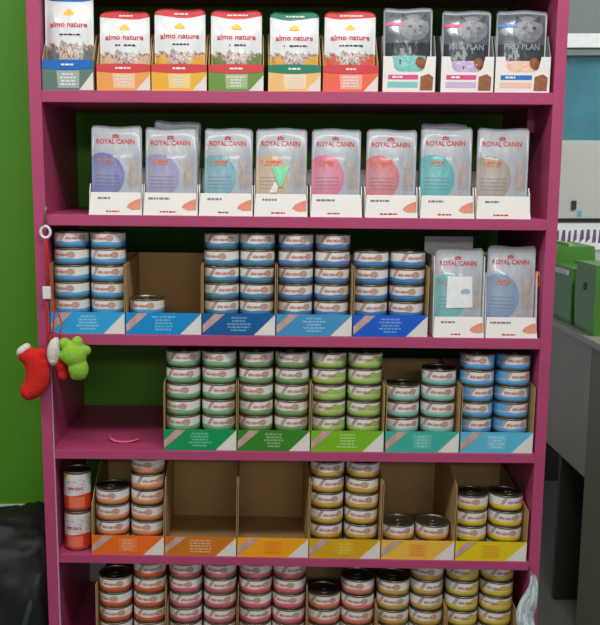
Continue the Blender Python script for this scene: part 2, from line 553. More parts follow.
stack(4, 0.4185, 6, 'pale blue', (96, 168, 220), 'full', 'right stack, pale blue tray', g4)

TR5 = [(-0.394, -0.2530, (240, 106, 26), 'bright orange cardboard tray with uneven stacks beside the two tall tins'),
       (-0.2525, -0.1125, (206, 116, 14), 'empty brown-orange cardboard tray on the fifth shelf'),
       (-0.1115, 0.0275, (248, 164, 14), 'empty amber cardboard tray beside a full mustard tray'),
       (0.0280, 0.1670, (214, 166, 12), 'mustard yellow cardboard tray with two full stacks of tins'),
       (0.1682, 0.3110, (240, 186, 66), 'pale orange cardboard tray holding two low tins side by side'),
       (0.3122, 0.4515, (228, 202, 8), 'lemon yellow cardboard tray at right end of fifth shelf')]
for i, (a, b, c, l) in enumerate(TR5): tray(5, a, b, c, l, tcol=[None, None, (244, 136, 20), (232, 190, 70), (232, 150, 50), (232, 166, 20)][i], hs=0.100 if i in (0, 5) else 0.150, hb=0.186 if i not in (5,) else 0.13, hf=0.039, seed=i+21, txt='lines' if i == 1 else 'block', yoff=0.003)
g5 = 'tins on the fifth shelf'
stack(5, -0.3581, 4, 'peach orange', (232, 146, 96), 'plain', 'left stack, bright orange tray', g5)
stack(5, -0.2889, 6, 'peach orange', (232, 146, 96), 'plain', 'right stack, bright orange tray', g5)
stack(5, 0.0630, 6, 'mustard', (216, 168, 58), 'plain', 'left stack, mustard tray', g5)
stack(5, 0.1320, 6, 'mustard', (216, 168, 58), 'plain', 'right stack, mustard tray', g5)
stack(5, 0.2050, 2, 'amber', (230, 170, 70), 'plain', 'left stack, pale orange tray', g5)
stack(5, 0.2742, 2, 'amber', (230, 170, 70), 'plain', 'right stack, pale orange tray', g5)
stack(5, 0.3473, 4, 'yellow', (232, 196, 36), 'plain', 'left stack, lemon yellow tray', g5, streak=(120, 90, 120))
stack(5, 0.4165, 4, 'yellow', (232, 196, 36), 'plain', 'right stack, lemon yellow tray', g5, streak=(120, 90, 120))

TR6 = [(-0.391, -0.2525, (200, 60, 30), 'first'), (-0.2515, -0.112, (200, 80, 110), 'second'), (-0.1115, 0.0257, (206, 70, 100), 'third'),
       (0.0262, 0.1632, (210, 90, 90), 'fourth'), (0.1636, 0.3006, (190, 160, 60), 'fifth'), (0.3012, 0.440, (206, 180, 40), 'sixth')]
for i, (a, b, c, l) in enumerate(TR6):
    tray(6, a, b, c, '%s cardboard tray from the left on the bottom shelf in view' % l, hs=0.150 if i in (0, 2) else 0.10, hb=0.12, seed=i+31)
NTH = ['first', 'second', 'third', 'fourth', 'fifth', 'sixth', 'seventh', 'eighth', 'ninth', 'tenth', 'eleventh', 'twelfth']
R6 = [(-0.3560, 5, 'red-orange', (222, 92, 52)), (-0.2875, 6, 'red-orange', (222, 92, 52)), (-0.2163, 6, 'pink', (214, 104, 124)), (-0.1472, 6, 'pink', (214, 104, 124)),
      (-0.0765, 6, 'rose', (226, 104, 116)), (-0.0093, 6, 'rose', (226, 104, 116)), (0.0612, 4, 'salmon', (230, 122, 104)), (0.1282, 5, 'salmon', (230, 122, 104)),
      (0.1986, 5, 'ochre', (206, 160, 70)), (0.2656, 6, 'ochre', (206, 160, 70)), (0.3362, 6, 'lemon', (214, 190, 66)), (0.4050, 6, 'lemon', (214, 190, 66))]
for i, (x, n, key, c) in enumerate(R6):
    stack(6, x, n, key, c, 'plain' if key != 'lemon' else 'diag', '%s stack on bottom shelf' % NTH[i], 'tins on the bottom shelf')

# two tall tins
def tall_mat():
    g = G('tall_tin_label'); u, v, uv = g.uv()
    s = g.sub(u, 0.5)
    n, _ = g.noise(uv, 16, 3)
    base = g.mix(n, lin((206, 204, 204)), lin((236, 234, 230)))
    pic = g.mul(g.gt(v, 0.44), g.mul(g.lt(v, 0.86), g.gt(n, 0.56)))
    base = g.mix(g.mul(pic, 0.5), base, lin((150, 118, 140)))
    base = g.mix(g.gt(v, g.add(0.90, g.mul(g.add(s, 0.13), 2.0))), base, lin((240, 178, 52)))
    base = g.mix(g.lt(v, g.add(0.40, g.mul(g.math('SINE', g.mul(s, 12)), 0.03))), base, lin((226, 60, 28)))
    base = g.mix(g.mul(g.box(s, v, -0.09, 0.11, 0.05, 0.36), 0.75), base, lin((232, 132, 104)))
    return g.out(base, 0.36, 0, 0.2)
RT, HTT = 0.0262, 0.0800
tall_body = body_mesh(RT, HTT).mesh('body', True); tall_body.materials.append(M['metal'])
tall_lab = cyl_label(RT*1.004, 0.005, HTT-0.005).mesh('paper_label', True); tall_lab.materials.append(tall_mat())
tl = MB().lathe([(RT*0.945, HTT-0.003), (RT*0.82, HTT-0.0034), (RT*0.78, HTT-0.0022), (0.0004, HTT-0.0024)], 24, False, True).mesh('lid', True); tl.materials.append(M['lid'])
tt = text_on(MB(), 'almo nature', 0.0, HTT*0.60, 0.030, 0.0085, lambda x, z: (math.sin(x/0.0267)*0.0267, -math.cos(x/0.0267)*0.0267, z), 0.1).mesh('lettering'); tt.materials.append(M['red_print'])
for i, l in enumerate(['tall tin with white and red label, lower of two left of orange tray',
                       'tall tin with white and red label, stacked on another left of orange tray']):
    z, a = on_shelf(5, -0.4265)
    o = thing('tall_food_tin', l, 'tin', (-0.4265 + 0.001*i, 0.040, z + 0.0008 + i*0.0803), (0, a, -0.15 + 0.2*i), 'tall tins on the fifth shelf')
    link('body', tall_body, None, o); lb = link('paper_label', tall_lab, None, o); link('lettering', tt, None, lb); link('lid', tl, None, o)

# ------------------------------------------------------------ pouches
def pouch_fn(w, h, T, seed):
    def fn(x, z):
        u = min(1, abs(2*x/w)); v = z/h
        p = min(1.0, max(0.0, (0.935 - v)/0.30)); p = p*p*(3-2*p)
        q = 0.55 + 0.45*math.sin(min(1, max(0, v)*2.2)*PI/2)
        b = T*(1-u**2.6)*p*q
        b += 0.0007*math.sin(60*x/w*0.6 + seed*2.1 + 9*v)*math.sin(5.3*v*PI + seed)*(1-u**4)*p
        return -b
    return fn
def pouch_mesh(w, h, T, seed, corner=0.0035):
    fn = pouch_fn(w, h, T, seed); nx, nz = 18, 30
    v, f, uv = [], [], []
    for side in (0, 1):
        for j in range(nz+1):
            for i in range(nx+1):
                U, V = i/nx, j/nz
                x = (U-0.5)*w; z = V*h
                zz = z + 0.0012*math.sin(7*U+seed)*V
                y = fn(x, z)
                dz = z-(h-corner)
                if dz > 0: x *= 1 - (corner - math.sqrt(max(0, corner*corner-dz*dz)))/(w/2)
                v.append((x, y-0.0003 if side == 0 else -y*0.8+0.0003, zz))
    K = (nx+1)*(nz+1)
    for j in range(nz):
        for i in range(nx):
            a = j*(nx+1)+i
            c = [(i/nx, j/nz), ((i+1)/nx, j/nz), ((i+1)/nx, (j+1)/nz), (i/nx, (j+1)/nz)]
            f.append((a, a+1, a+nx+2, a+nx+1)); uv.append(c)
            f.append((K+a+nx+1, K+a+nx+2, K+a+1, K+a)); uv.append([c[3], c[2], c[1], c[0]])
    def rim(ids):
        for p, q in zip(ids, ids[1:]):
            f.append((p, K+p, K+q, q)); uv.append([(0, 1)]*4)
    rim([i for i in range(nx+1)][::-1]); rim([nz*(nx+1)+i for i in range(nx+1)])
    rim([j*(nx+1) for j in range(nz+1)]); rim([j*(nx+1)+nx for j in range(nz+1)][::-1])
    mb = MB(); mb.add(v, f, uv)
    return mb, fn

def silver_pouch_mat(name, disc, full=False):
    g = G(name); u, v, uv = g.uv()
    n, _ = g.noise(uv, 6, 3)
    base = g.mix(n, lin((164, 169, 176)), lin((200, 203, 208)))
    dx = g.sub(u, 0.24); dy = g.mul(g.sub(v, 0.43), 1.6)
    d2 = g.math('SQRT', g.add(g.mul(dx, dx), g.mul(dy, dy)))
    inside = g.lt(d2, 0.42)
    lightc = tuple(int(c + (225-c)*0.45) for c in disc)
    body = g.mix(g.math('MULTIPLY', d2, 2.0, clamp=True), lin(lightc), lin(disc))
    base = g.mix(g.mul(inside, 0.92), base, body)
    # lines of small grey print on the disc
    ln = g.mul(g.gt(g.math('SINE', g.mul(v, 150)), 0.35), g.box(u, v, 0.08, 0.56, 0.30, 0.44))
    base = g.mix(g.mul(ln, 0.35), base, lin((90, 84, 100)))
    base = g.mix(g.gt(v, 0.945), base, lin((186, 190, 196)))
    f2, _ = g.noise(uv, 14, 2)
    g.bump(f2, 0.25, 0.002)
    return g.out(base, 0.30, 0.15, 0.5)

def decal(pts, fn, dy=-0.0009):
    """flat print following the surface: outline resampled, filled with rings"""
    den = []
    for a, b in zip(pts, pts[1:]+pts[:1]):
        m = max(1, int(math.hypot(b[0]-a[0], b[1]-a[1])/0.005))
        den += [(a[0]+(b[0]-a[0])*q/m, a[1]+(b[1]-a[1])*q/m) for q in range(m)]
    pts = den
    RG = (0.34, 0.67, 1.0) if len(pts) > 14 else (0.5, 1.0)
    cx = sum(p[0] for p in pts)/len(pts); cz = sum(p[1] for p in pts)/len(pts)
    v = [(cx, fn(cx, cz)+dy, cz)]; f = []; n = len(pts)
    for r in RG:
        for x, z in pts:
            X, Z = cx+(x-cx)*r, cz+(z-cz)*r
            v.append((X, fn(X, Z)+dy, Z))
    for i in range(n):
        j = (i+1) % n
        f.append((0, 1+i, 1+j))
        for q in range(len(RG)-1): f.append((1+q*n+i, 1+(q+1)*n+i, 1+(q+1)*n+j, 1+q*n+j))
    return v, f
def ell(cx, cz, rx, rz, n=16, rot=0):
    return [(cx + rx*math.cos(a)*math.cos(rot) - rz*math.sin(a)*math.sin(rot), cz + rx*math.cos(a)*math.sin(rot) + rz*math.sin(a)*math.cos(rot)) for a in [2*PI*k/n for k in range(n)]]
def cat_decal(fn, cx, z0, s):
    """slim standing cat seen from the front, flat print"""
    mb = MB()
    D = lambda p: mb.add(*decal(p, fn))
    D(ell(cx, z0+s*0.40, s*0.13, s*0.30)); D(ell(cx-s*0.02, z0+s*0.80, s*0.135, s*0.115))
    D([(cx-s*0.15, z0+s*0.84), (cx-s*0.05, z0+s*0.88), (cx-s*0.14, z0+s*1.02)]); D([(cx+s*0.02, z0+s*0.88), (cx+s*0.11, z0+s*0.84), (cx+s*0.11, z0+s*1.02)])
    D([(cx-s*0.12, z0), (cx-s*0.02, z0), (cx-s*0.01, z0+s*0.4), (cx-s*0.11, z0+s*0.4)]); D([(cx+s*0.03, z0), (cx+s*0.12, z0), (cx+s*0.11, z0+s*0.4), (cx+s*0.02, z0+s*0.4)])
    D(ell(cx+s*0.17, z0+s*0.25, s*0.04, s*0.22, 10, 0.2))
    return mb

def royal_pouch(name, label, cat, x, k, w, h, disc, lean, tilt, seed, zoff=0.003, yb=0.024, extra=None, group='silver pouches on the second shelf'):
    z, a = on_shelf(k, x)
    t = thing(name, label, cat, (x, yb, z + zoff), (-lean, a + tilt, 0), group)
    mb, fn = pouch_mesh(w, h, 0.0085, seed)
    part('film', mb, silver_pouch_mat('silver_film_%d' % seed, disc), t, smooth=True)
    s = lambda d: (lambda X, Z: fn(X, Z)+d)
    tm = text_on(MB(), 'ROYAL CANIN', -0.002, h*0.825, w*0.76, 0.0092, s(-0.0009))
    for q, (cx, rr) in enumerate(((-0.006, 0.0018), (-0.002, 0.0022), (0.002, 0.0018))):
        tm.add(*decal(ell(cx, h*0.825+0.0105+0.001*(q == 1), rr, 0.0022, 8), fn))
    tm.add(*decal([(-0.008, h*0.825+0.0068), (0.004, h*0.825+0.0068), (0.004, h*0.825+0.0082), (-0.008, h*0.825+0.0082)], fn))
    part('lettering', tm, M['red_print'], t, fix=False)
    part('orange_print', small_print(small_print(MB(), -w*0.20, h*0.61, w*0.46, h*0.05, 1, s(-0.0012), seed+80), -w*0.20, h*0.575, w*0.34, h*0.025, 1, s(-0.0012), seed+90), M['orange_print'], t, fix=False)
    part('cat_print', cat_decal(fn, w*0.315, h*0.30, h*0.35), M['cat_print'], t, fix=False)
    return t, fn

def lip_carton(x0, x1, k, label, hl=0.041, hs=0.056, dep=0.12, seed=1, group='white cartons on the second shelf', paw=True):
    xc = (x0+x1)/2; w = x1-x0-0.0012; hw = w/2; T = 0.0012
    z, a = on_shelf(k, xc)
    t = thing('pouch_carton', label, 'carton', (xc, 0.004, z+0.0002), (0, a, 0), group)
    part('floor_panel', MB().box(-hw+T, hw-T, T, dep, 0, T), M['white_card'], t)
    for sx in (-1, 1):
        xa, xb = (-hw, -hw+T) if sx < 0 else (hw-T, hw)
        part('side_wall', MB().prism_x([(T+0.004, T), (dep, T), (dep, hs), (0.020, hs), (T+0.010, hl)], xa, xb), M['white_card'], t)
    part('back_wall', MB().box(-hw, hw, dep, dep+T, 0, hs+0.03), M['white_card'], t)
    # front lip leans back a little and narrows upwards
    v = [(-hw, 0, 0), (hw, 0, 0), (hw-0.003, 0.008, hl), (-hw+0.003, 0.008, hl)]
    v += [(p[0], p[1]+T, p[2]) for p in v]
    f = part('front_lip', MB().add(v, [(0, 1, 2, 3), (7, 6, 5, 4), (0, 4, 5, 1), (1, 5, 6, 2), (2, 6, 7, 3), (3, 7, 4, 0)]), M['white_card'], t)
    fn = lambda X, Z: 0.008*Z/hl - 0.0005
    part('small_print', small_print(MB(), -hw*0.42, hl*0.74, 0.040, 0.007, 1, fn, seed), M['grey_print'], f, fix=False)
    part('red_lettering', small_print(MB(), -hw*0.10, hl*0.16, 0.034, 0.005, 1, fn, seed+40), M['red_print'], f, fix=False)
    if paw:
        mb = MB().add(*decal([(hw*0.42, hl*0.36), (hw*0.62, hl*0.24), (hw*0.95, hl*0.26), (hw*0.94, hl*0.74), (hw*0.74, hl*0.66), (hw*0.52, hl*0.52)], fn, -0.0003))
        part('food_print', mb, M['salmon_print'], f, fix=False)
    return t

R2C = [(-0.382, -0.2835), (-0.2825, -0.1815), (-0.1805, -0.0805), (-0.0795, 0.0200), (0.0240, 0.1200), (0.1240, 0.2220), (0.2250, 0.3260), (0.3280, 0.4290)]
R2P = [(-0.328, 0.094), (-0.2255, 0.096), (-0.125, 0.088), (-0.0255, 0.100), (0.0715, 0.093), (0.1725, 0.098), (0.272, 0.094), (0.3775, 0.096)]
DISC = [((108, 112, 180), 'violet-blue'), ((152, 146, 190), 'pale lilac'), ((110, 172, 188), 'grey-blue'), ((214, 178, 138), 'sandy beige'),
        ((226, 110, 140), 'bright pink'), ((216, 104, 112), 'coral red'), ((66, 176, 180), 'turquoise'), ((168, 150, 134), 'taupe')]
H2 = [0.158, 0.156, 0.156, 0.157, 0.157, 0.157, 0.161, 0.161]
WHERE2 = ['leftmost white carton of second shelf', 'second white carton from left on second shelf', 'third white carton from left on second shelf', 'fourth white carton from left on second shelf',
          'fourth white carton from right on second shelf', 'third white carton from right on second shelf', 'second white carton from right on second shelf', 'rightmost white carton of second shelf']
for i in range(8):
    lip_carton(*R2C[i], 2, WHERE2[i] + ', low front lip', seed=i+1, paw=(i not in (4, 7)))
    x, w = R2P[i]
    w = min(w, R2C[i][1]-R2C[i][0]-0.0060); x = max(R2C[i][0]+w/2+0.0024, min(R2C[i][1]-w/2-0.0024, x))
    t, fn = royal_pouch('silver_pouch', 'silver pet food pouch with %s disc and red lettering, second shelf' % DISC[i][1], 'pouch', x, 2, w, H2[i], DISC[i][0],
                        0.05, [0.0, 0.0, 0.006, 0.0, 0.0, 0.004, -0.004, 0.0][i], i+1)
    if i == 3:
        part('mint_reflection', MB().add(*decal([(-0.018, 0.086), (-0.004, 0.050), (0.001, 0.052), (0.014, 0.088)], fn, -0.0018)), M['mint_reflection'], t, fix=False)['label'] = 'pale mint green reflection painted on the pouch'  # green reflection on the film, painted as a flat patch
        part('white_reflection', MB().add(*decal([(-0.022, 0.040), (-0.008, 0.040), (-0.006, 0.052), (-0.012, 0.060)], fn, -0.0022)), M['white_print'], t, fix=False)  # white glint below it, also painted as a flat patch
# pouches peeking out behind the front row
for (x, w, h, tilt, l, sd) in ((-0.230, 0.088, 0.168, 0.045, 'silver pouch tilted behind the pale lilac one, only its top showing', 21), (0.272, 0.088, 0.169, 0.03, 'silver pouch behind the turquoise one, thin top edge showing', 22)):
    z, a = on_shelf(2, x)
    t = thing('silver_pouch', l, 'pouch', (x, 0.060, z+0.004), (-0.05, a+tilt, 0), 'silver pouches on the second shelf')
    mb, fn = pouch_mesh(w, h, 0.007, sd)
    part('film', mb, silver_pouch_mat('silver_film_%d' % sd, (150, 150, 190)), t, smooth=True)

# two pouches on the third shelf
lip_carton(0.2560, 0.3525, 3, 'white carton of silver pouches beside the royal blue tray', hl=0.038, hs=0.150, seed=51, group='white cartons on the third shelf')
lip_carton(0.3540, 0.4520, 3, 'white carton of silver pouches at right end of third shelf', hl=0.038, hs=0.120, seed=52, group='white cartons on the third shelf')
t, fn = royal_pouch('silver_pouch', 'silver pouch with teal edge and white square painted reflection, third shelf', 'pouch', 0.3045, 3, 0.090, 0.163, (96, 186, 190), 0.05, 0.0, 31, group='silver pouches on the third shelf')
part('white_reflection', MB().add(*decal([(-0.023, 0.050), (0.027, 0.052), (0.024, 0.110), (-0.022, 0.110)], fn, -0.0016)), M['white_print'], t, smooth=True, fix=False)['label'] = 'white square reflection painted on the pouch'  # bright reflection on the glossy film, painted as a white patch
part('blue_reflection', MB().add(*decal(ell(0.012, 0.082, 0.009, 0.005, 12), fn, -0.0021)), colour((150, 190, 226)), t, fix=False)  # blue smudge inside the painted reflection
royal_pouch('silver_pouch', 'silver pouch with steel-blue disc at right end of third shelf', 'pouch', 0.4030, 3, 0.090, 0.167, (120, 150, 190), 0.05, 0.0, 32, group='silver pouches on the third shelf')

# ------------------------------------------------------------ top shelf: white stand-up pouches in printed cartons
def white_pouch_mat(name, band, food):
    g = G(name); u, v, uv = g.uv()
    n, _ = g.noise(uv, 5, 3)
    base = g.mix(n, lin((214, 218, 222)), lin((236, 236, 234)))
    n2, _ = g.noise(uv, 26, 3)
    pic = g.ramp(n2, [(0.30, (54, 52, 58)), (0.42, (150, 96, 80)), (0.52, (222, 206, 190)), (0.60, (120, 140, 150)), (0.72, (236, 228, 214))])
    n3, _ = g.noise(uv, 9, 2)
    base = g.mix(g.lt(v, g.add(0.46, g.mul(g.sub(n3, 0.5), 0.22))), base, pic)
    side = g.mul(g.lt(v, g.add(0.42, g.mul(g.sub(n3, 0.5), 0.3))), g.gt(g.math('ABSOLUTE', g.sub(u, 0.5)), 0.20))
    base = g.mix(g.mul(side, 0.85), base, lin(food))
    top = g.gt(v, g.sub(0.930, g.mul(g.math('SINE', g.mul(u, PI)), 0.035)))
    base = g.mix(top, base, lin(band))
    f2, _ = g.noise(uv, 10, 2); g.bump(f2, 0.2, 0.002)
    return g.out(base, 0.33, 0.0, 0.4)

def almo_set(x0, x1, px, pw, ph, band, food, panel, name_p, name_c, seed, hf=0.0455, cap_text=True):
    xc = (x0+x1)/2; w = x1-x0-0.0012; hw = w/2; T = 0.0014; dep = 0.12
    z, a = on_shelf(1, xc)
    t = thing('pouch_carton', name_c, 'carton', (xc, 0.004, z+0.0002), (0, a, 0), 'printed cartons on the top shelf')
    part('floor_panel', MB().box(-hw+T, hw-T, T, dep, 0, T), M['kraft'], t)
    for xa, xb in ((-hw, -hw+T), (hw-T, hw)):
        part('side_wall', MB().prism_x([(T, 0), (dep, 0), (dep, 0.115), (0.045, 0.100), (T, hf)], xa, xb), M['kraft'], t)
    part('back_wall', MB().box(-hw, hw, dep, dep+T, 0, 0.115), M['kraft'], t)
    f = part('front_panel', MB().box(-hw, hw, 0, T, 0, hf), colour(panel), t)
    zb = hf*0.74
    n = 8
    top = [(-hw+2*hw*i/n, hf+0.0015*math.sin(PI*i/n)) for i in range(n+1)][::-1]
    bot = [(-hw+2*hw*i/n, zb-0.0030*math.sin(PI*i/n)) for i in range(n+1)]
    b = part('band', MB().prism(bot+top, -0.0006, T), colour(band), t)
    part('lettering', small_print(MB(), 0, hf*0.86, 0.030, 0.0055, 1, flat(-0.0010), seed), M['white_print'], b, fix=False)
    part('corner_print', MB().prism([(hw-0.026, 0.0005), (hw-0.0005, 0.0005), (hw-0.0005, zb-0.006)], -0.0004, 0.0), M['pale_print'], f)
    lt_ = tuple(int(v + (255-v)*0.40) for v in panel)
    part('text_block', MB().prism([(-0.018, 0.004), (0.020, 0.004), (0.021, zb-0.004), (-0.020, zb-0.004)], -0.0003, 0.0), colour(lt_), f)
    part('lettering', small_print(MB(), 0, zb*0.5, 0.034, zb*0.62, 4, flat(-0.0006), seed+60), M['pale_print'], f, fix=False)
    # the pouch
    p = thing('stand_up_pouch', name_p, 'pouch', (px, 0.026, z+0.003), (-0.07, a, random.uniform(-0.05, 0.05)), 'white pouches on the top shelf')
    mb, fn = pouch_mesh(pw, ph, 0.0115, seed, 0.009)
    part('film', mb, white_pouch_mat('white_film_%d' % seed, band, food), p, smooth=True)
    s = lambda X, Z: fn(X, Z)-0.0010
    part('brand_lettering', text_on(MB(), 'almo nature', 0, ph*0.660, pw*0.76, 0.0100, s), M['red_print'], p, fix=False)
    part('dark_lettering', small_print(MB(), 0.002, ph*0.555, pw*0.55, 0.005, 1, s, seed+3), M['dark_print'], p, fix=False)
    part('band_lettering', small_print(MB(), 0.002, ph*0.942, pw*0.46, 0.0042, 1, s, seed+4), M['white_print'], p, fix=False)
    lg = MB().add(*decal([(-0.009, ph*0.755), (0.009, ph*0.755), (0.0085, ph*0.785), (0.005, ph*0.805), (0, ph*0.835), (-0.005, ph*0.805), (-0.0085, ph*0.785)], fn))
    part('yellow_emblem', lg, M['yellow_print'], p, fix=False)
    return t, p
RED, ORG, YEL, GRN, DGR, BLU = (214, 62, 66), (240, 158, 84), (238, 176, 54), (108, 146, 60), (28, 128, 96), (16, 104, 190)
almo_set(-0.4588, -0.3655, -0.4122, 0.087, 0.172, BLU, (94, 112, 112), (96, 122, 112), 'large white pouch with blue top band, left end of top shelf', 'grey-green carton with blue band, left end of top shelf', 61, hf=0.052)
almo_set(-0.361, -0.2640, -0.3125, 0.090, 0.139, RED, (226, 190, 150), ORG, 'white pouch with red top band in the light orange carton', 'light orange carton with red band on top shelf', 62)
almo_set(-0.263, -0.1630, -0.2130, 0.092, 0.143, RED, YEL, YEL, 'white pouch with red top band in the yellow carton', 'yellow carton with red band on top shelf', 63)
almo_set(-0.161, -0.0610, -0.1110, 0.092, 0.141, RED, (104, 132, 56), GRN, 'white pouch with red top band in the green carton', 'green carton with red band on top shelf', 64)
almo_set(-0.054, 0.0410, -0.0065, 0.088, 0.139, DGR, YEL, (240, 190, 120), 'white pouch with green top band in the pale orange carton', 'pale orange carton with dark green band on top shelf', 65)
almo_set(0.044, 0.1440, 0.0940, 0.092, 0.141, RED, (226, 92, 54), (240, 104, 72), 'white pouch with red top band in the red-orange carton', 'red-orange carton with red band beside the grey pouches', 66)

# three grey pouches with a cat's face in white cut-out cartons
def grey_pouch_mat(name):
    g = G(name); u, v, uv = g.uv()
    n, _ = g.noise(uv, 7, 4)
    base = g.mix(n, lin((60, 65, 70)), lin((128, 134, 140)))
    base = g.mix(g.mul(g.lt(v, 0.58), 0.8), base, lin((58, 62, 66)))
    rim = g.math('MAXIMUM', g.gt(v, 0.955), g.gt(g.math('ABSOLUTE', g.sub(u, 0.5)), 0.465))
    base = g.mix(rim, base, lin((168, 176, 182)))
    f2, _ = g.noise(uv, 10, 2); g.bump(f2, 0.3, 0.002)
    return g.out(base, 0.28, 0.25, 0.5)
M['grey_film'] = grey_pouch_mat('grey_film')
M['cat_light'] = plain('cat_face_light_print', (118, 122, 127), 0.4, var=0.32, scale=70)
M['cat_dark'] = plain('cat_face_dark_print', (52, 54, 58), 0.4)
def pro_set(x0, x1, px, pw, ph, flag, bar, bar2, lname, seed, tilt):
    xc = (x0+x1)/2; w = x1-x0-0.0012; hw = w/2; T = 0.0014; dep = 0.12; hf = 0.062
    z, a = on_shelf(1, xc)
    t = thing('pouch_carton', 'white carton with scooped front and %s bars on top shelf' % lname, 'carton', (xc, 0.004, z+0.0002), (0, a, 0), 'white cut-out cartons on the top shelf')
    part('floor_panel', MB().box(-hw+T, hw-T, T, dep, 0, T), M['grey_card'], t)
    for xa, xb in ((-hw, -hw+T), (hw-T, hw)):
        part('side_wall', MB().prism_x([(T, 0), (dep, 0), (dep, 0.11), (0.02, 0.100), (T, hf)], xa, xb), M['grey_card'], t)
    part('back_wall', MB().box(-hw, hw, dep, dep+T, 0, 0.11), M['grey_card'], t)
    # front panel with the scoop cut out: two strips of quads between the lower edge and the scooped upper edge
    n = 24; v = []; fcs = []
    for i in range(n+1):
        x = -hw + 2*hw*i/n
        r = abs(x)/(hw*0.66)
        zt = hf if r >= 1 else hf - 0.027*(1-r**6)**0.5
        v += [(x, 0, 0), (x, 0, zt), (x, T, 0), (x, T, zt)]
    for i in range(n):
        b = 4*i
        fcs += [(b, b+4, b+5, b+1), (b+6, b+2, b+3, b+7), (b+1, b+5, b+7, b+3), (b+4, b, b+2, b+6)]
    fcs += [(0, 1, 3, 2), (4*n+1, 4*n, 4*n+2, 4*n+3)]
    f = part('front_panel', MB().add(v, fcs), M['white_card'], t)
    Q = lambda nm, xa, xb, za, zb, m: part(nm, MB().prism([(xa, za), (xb, za), (xb, zb), (xa, zb)], -0.0004, 0.0), m, f)
    Q('upper_bar', -hw*0.80, hw*0.34, 0.022, 0.030, colour(bar))
    Q('lower_bar', -hw*0.82, hw*0.34, 0.008, 0.018, colour(bar2))
    part('bar_lettering', small_print(MB(), -hw*0.45, 0.026, 0.026, 0.006, 1, flat(-0.0008), seed), M['white_print'], f, fix=False)
    part('food_print', MB().add(*decal([(hw*0.42, 0.003), (hw*0.90, 0.003), (hw*0.92, 0.026), (hw*0.74, 0.032), (hw*0.44, 0.027)], flat(-0.0005), 0)), M['brown_print'], f, fix=False)
    p = thing('grey_pouch', 'grey pouch with cat face above the %s carton bars, top shelf' % lname, 'pouch', (px, 0.024, z+0.003), (-0.06, a+tilt, 0), 'grey pouches on the top shelf')
    mb, fn = pouch_mesh(pw, ph, 0.010, seed)
    part('film', mb, M['grey_film'], p, smooth=True)
    s = lambda X, Z: fn(X, Z)-0.0011
    face = MB()
    face.add(*decal(ell(0.010, ph*0.765, 0.028, 0.024, 22), fn, -0.0010))
    part('cat_face', face, M['cat_light'], p, fix=False)
    dk = MB()
    dk.add(*decal([(-0.012, ph*0.84), (0.000, ph*0.875), (-0.011, ph*0.945)], fn, -0.0013)); dk.add(*decal([(0.020, ph*0.875), (0.033, ph*0.84), (0.033, ph*0.945)], fn, -0.0013))
    dk.add(*decal(ell(0.003, ph*0.78, 0.0042, 0.0026, 10), fn, -0.0013)); dk.add(*decal(ell(0.021, ph*0.78, 0.0042, 0.0026, 10), fn, -0.0013))
    dk.add(*decal([(0.009, ph*0.725), (0.012, ph*0.710), (0.015, ph*0.725)], fn, -0.0013))
    for q in range(3): dk.add(*decal([(0.008+q*0.004, ph*0.835), (0.0095+q*0.004, ph*0.835), (0.0095+q*0.004, ph*0.865), (0.008+q*0.004, ph*0.865)], fn, -0.0013))
    part('cat_features', dk, M['cat_dark'], p, fix=False)
    part('brand_lettering', text_on(MB(), 'PRO PLAN', 0, ph*0.545, pw*0.70, 0.0105, s), M['cat_dark'] if seed == 71 else M['silver_print'], p, fix=False)
    fl = part('flag_print', MB().add(*decal([(-pw*0.46, ph*0.79), (-pw*0.10, ph*0.79), (-pw*0.10, ph*0.83), (-pw*0.46, ph*0.83)], fn, -0.0012)), colour(flag), p, fix=False)
    part('lower_panel_print', MB().add(*decal([(-pw*0.30, ph*0.18), (pw*0.34, ph*0.18), (pw*0.36, ph*(0.42 if seed == 71 else 0.37)), (-pw*0.34, ph*(0.42 if seed == 71 else 0.37))], fn, -0.0010)), colour(bar2), p, fix=False)
    part('food_print', MB().add(*decal(ell(pw*0.26, ph*0.34, pw*0.10, ph*0.075, 14, 0.5), fn, -0.0014)), M['brown_print'], p, fix=False)
PINK = (226, 72, 132)
pro_set(0.151, 0.2460, 0.1985, 0.088, 0.146, PINK, PINK, (132, 200, 196), 'pink and teal', 71, -0.005)
pro_set(0.255, 0.3500, 0.3025, 0.088, 0.142, (214, 40, 92), PINK, (206, 182, 218), 'pink and lilac', 72, 0.008)
pro_set(0.3520, 0.4510, 0.4015, 0.091, 0.143, (40, 120, 196), (42, 116, 196), (240, 200, 178), 'blue and peach', 73, 0.012)

# ------------------------------------------------------------ toys and cords on the left panel
def blob(parts, voxel, name, mat, parent, smooth_n=6):
    """several ellipsoids joined into one soft surface with a voxel remesh"""
    bm = bmesh.new()
    for (c, r, rz) in parts:
        mtx = Matrix.Translation(c) @ Matrix.Rotation(rz, 4, 'Y') @ Matrix.Diagonal((r[0], r[1], r[2], 1))
        bmesh.ops.create_icosphere(bm, subdivisions=3, radius=1, matrix=mtx)
    me = bpy.data.meshes.new(name); bm.to_mesh(me); bm.free()
    o = bpy.data.objects.new(name, me); COL.objects.link(o)
    m = o.modifiers.new('r', 'REMESH'); m.mode = 'VOXEL'; m.voxel_size = voxel
    s = o.modifiers.new('s', 'SMOOTH'); s.iterations = smooth_n
    dg = bpy.context.evaluated_depsgraph_get()
    me2 = bpy.data.meshes.new_from_object(o.evaluated_get(dg))
    bpy.data.objects.remove(o); bpy.data.meshes.remove(me)
    me2.polygons.foreach_set('use_smooth', [True]*len(me2.polygons))
    me2.name = name
    return link(name, me2, mat, parent)

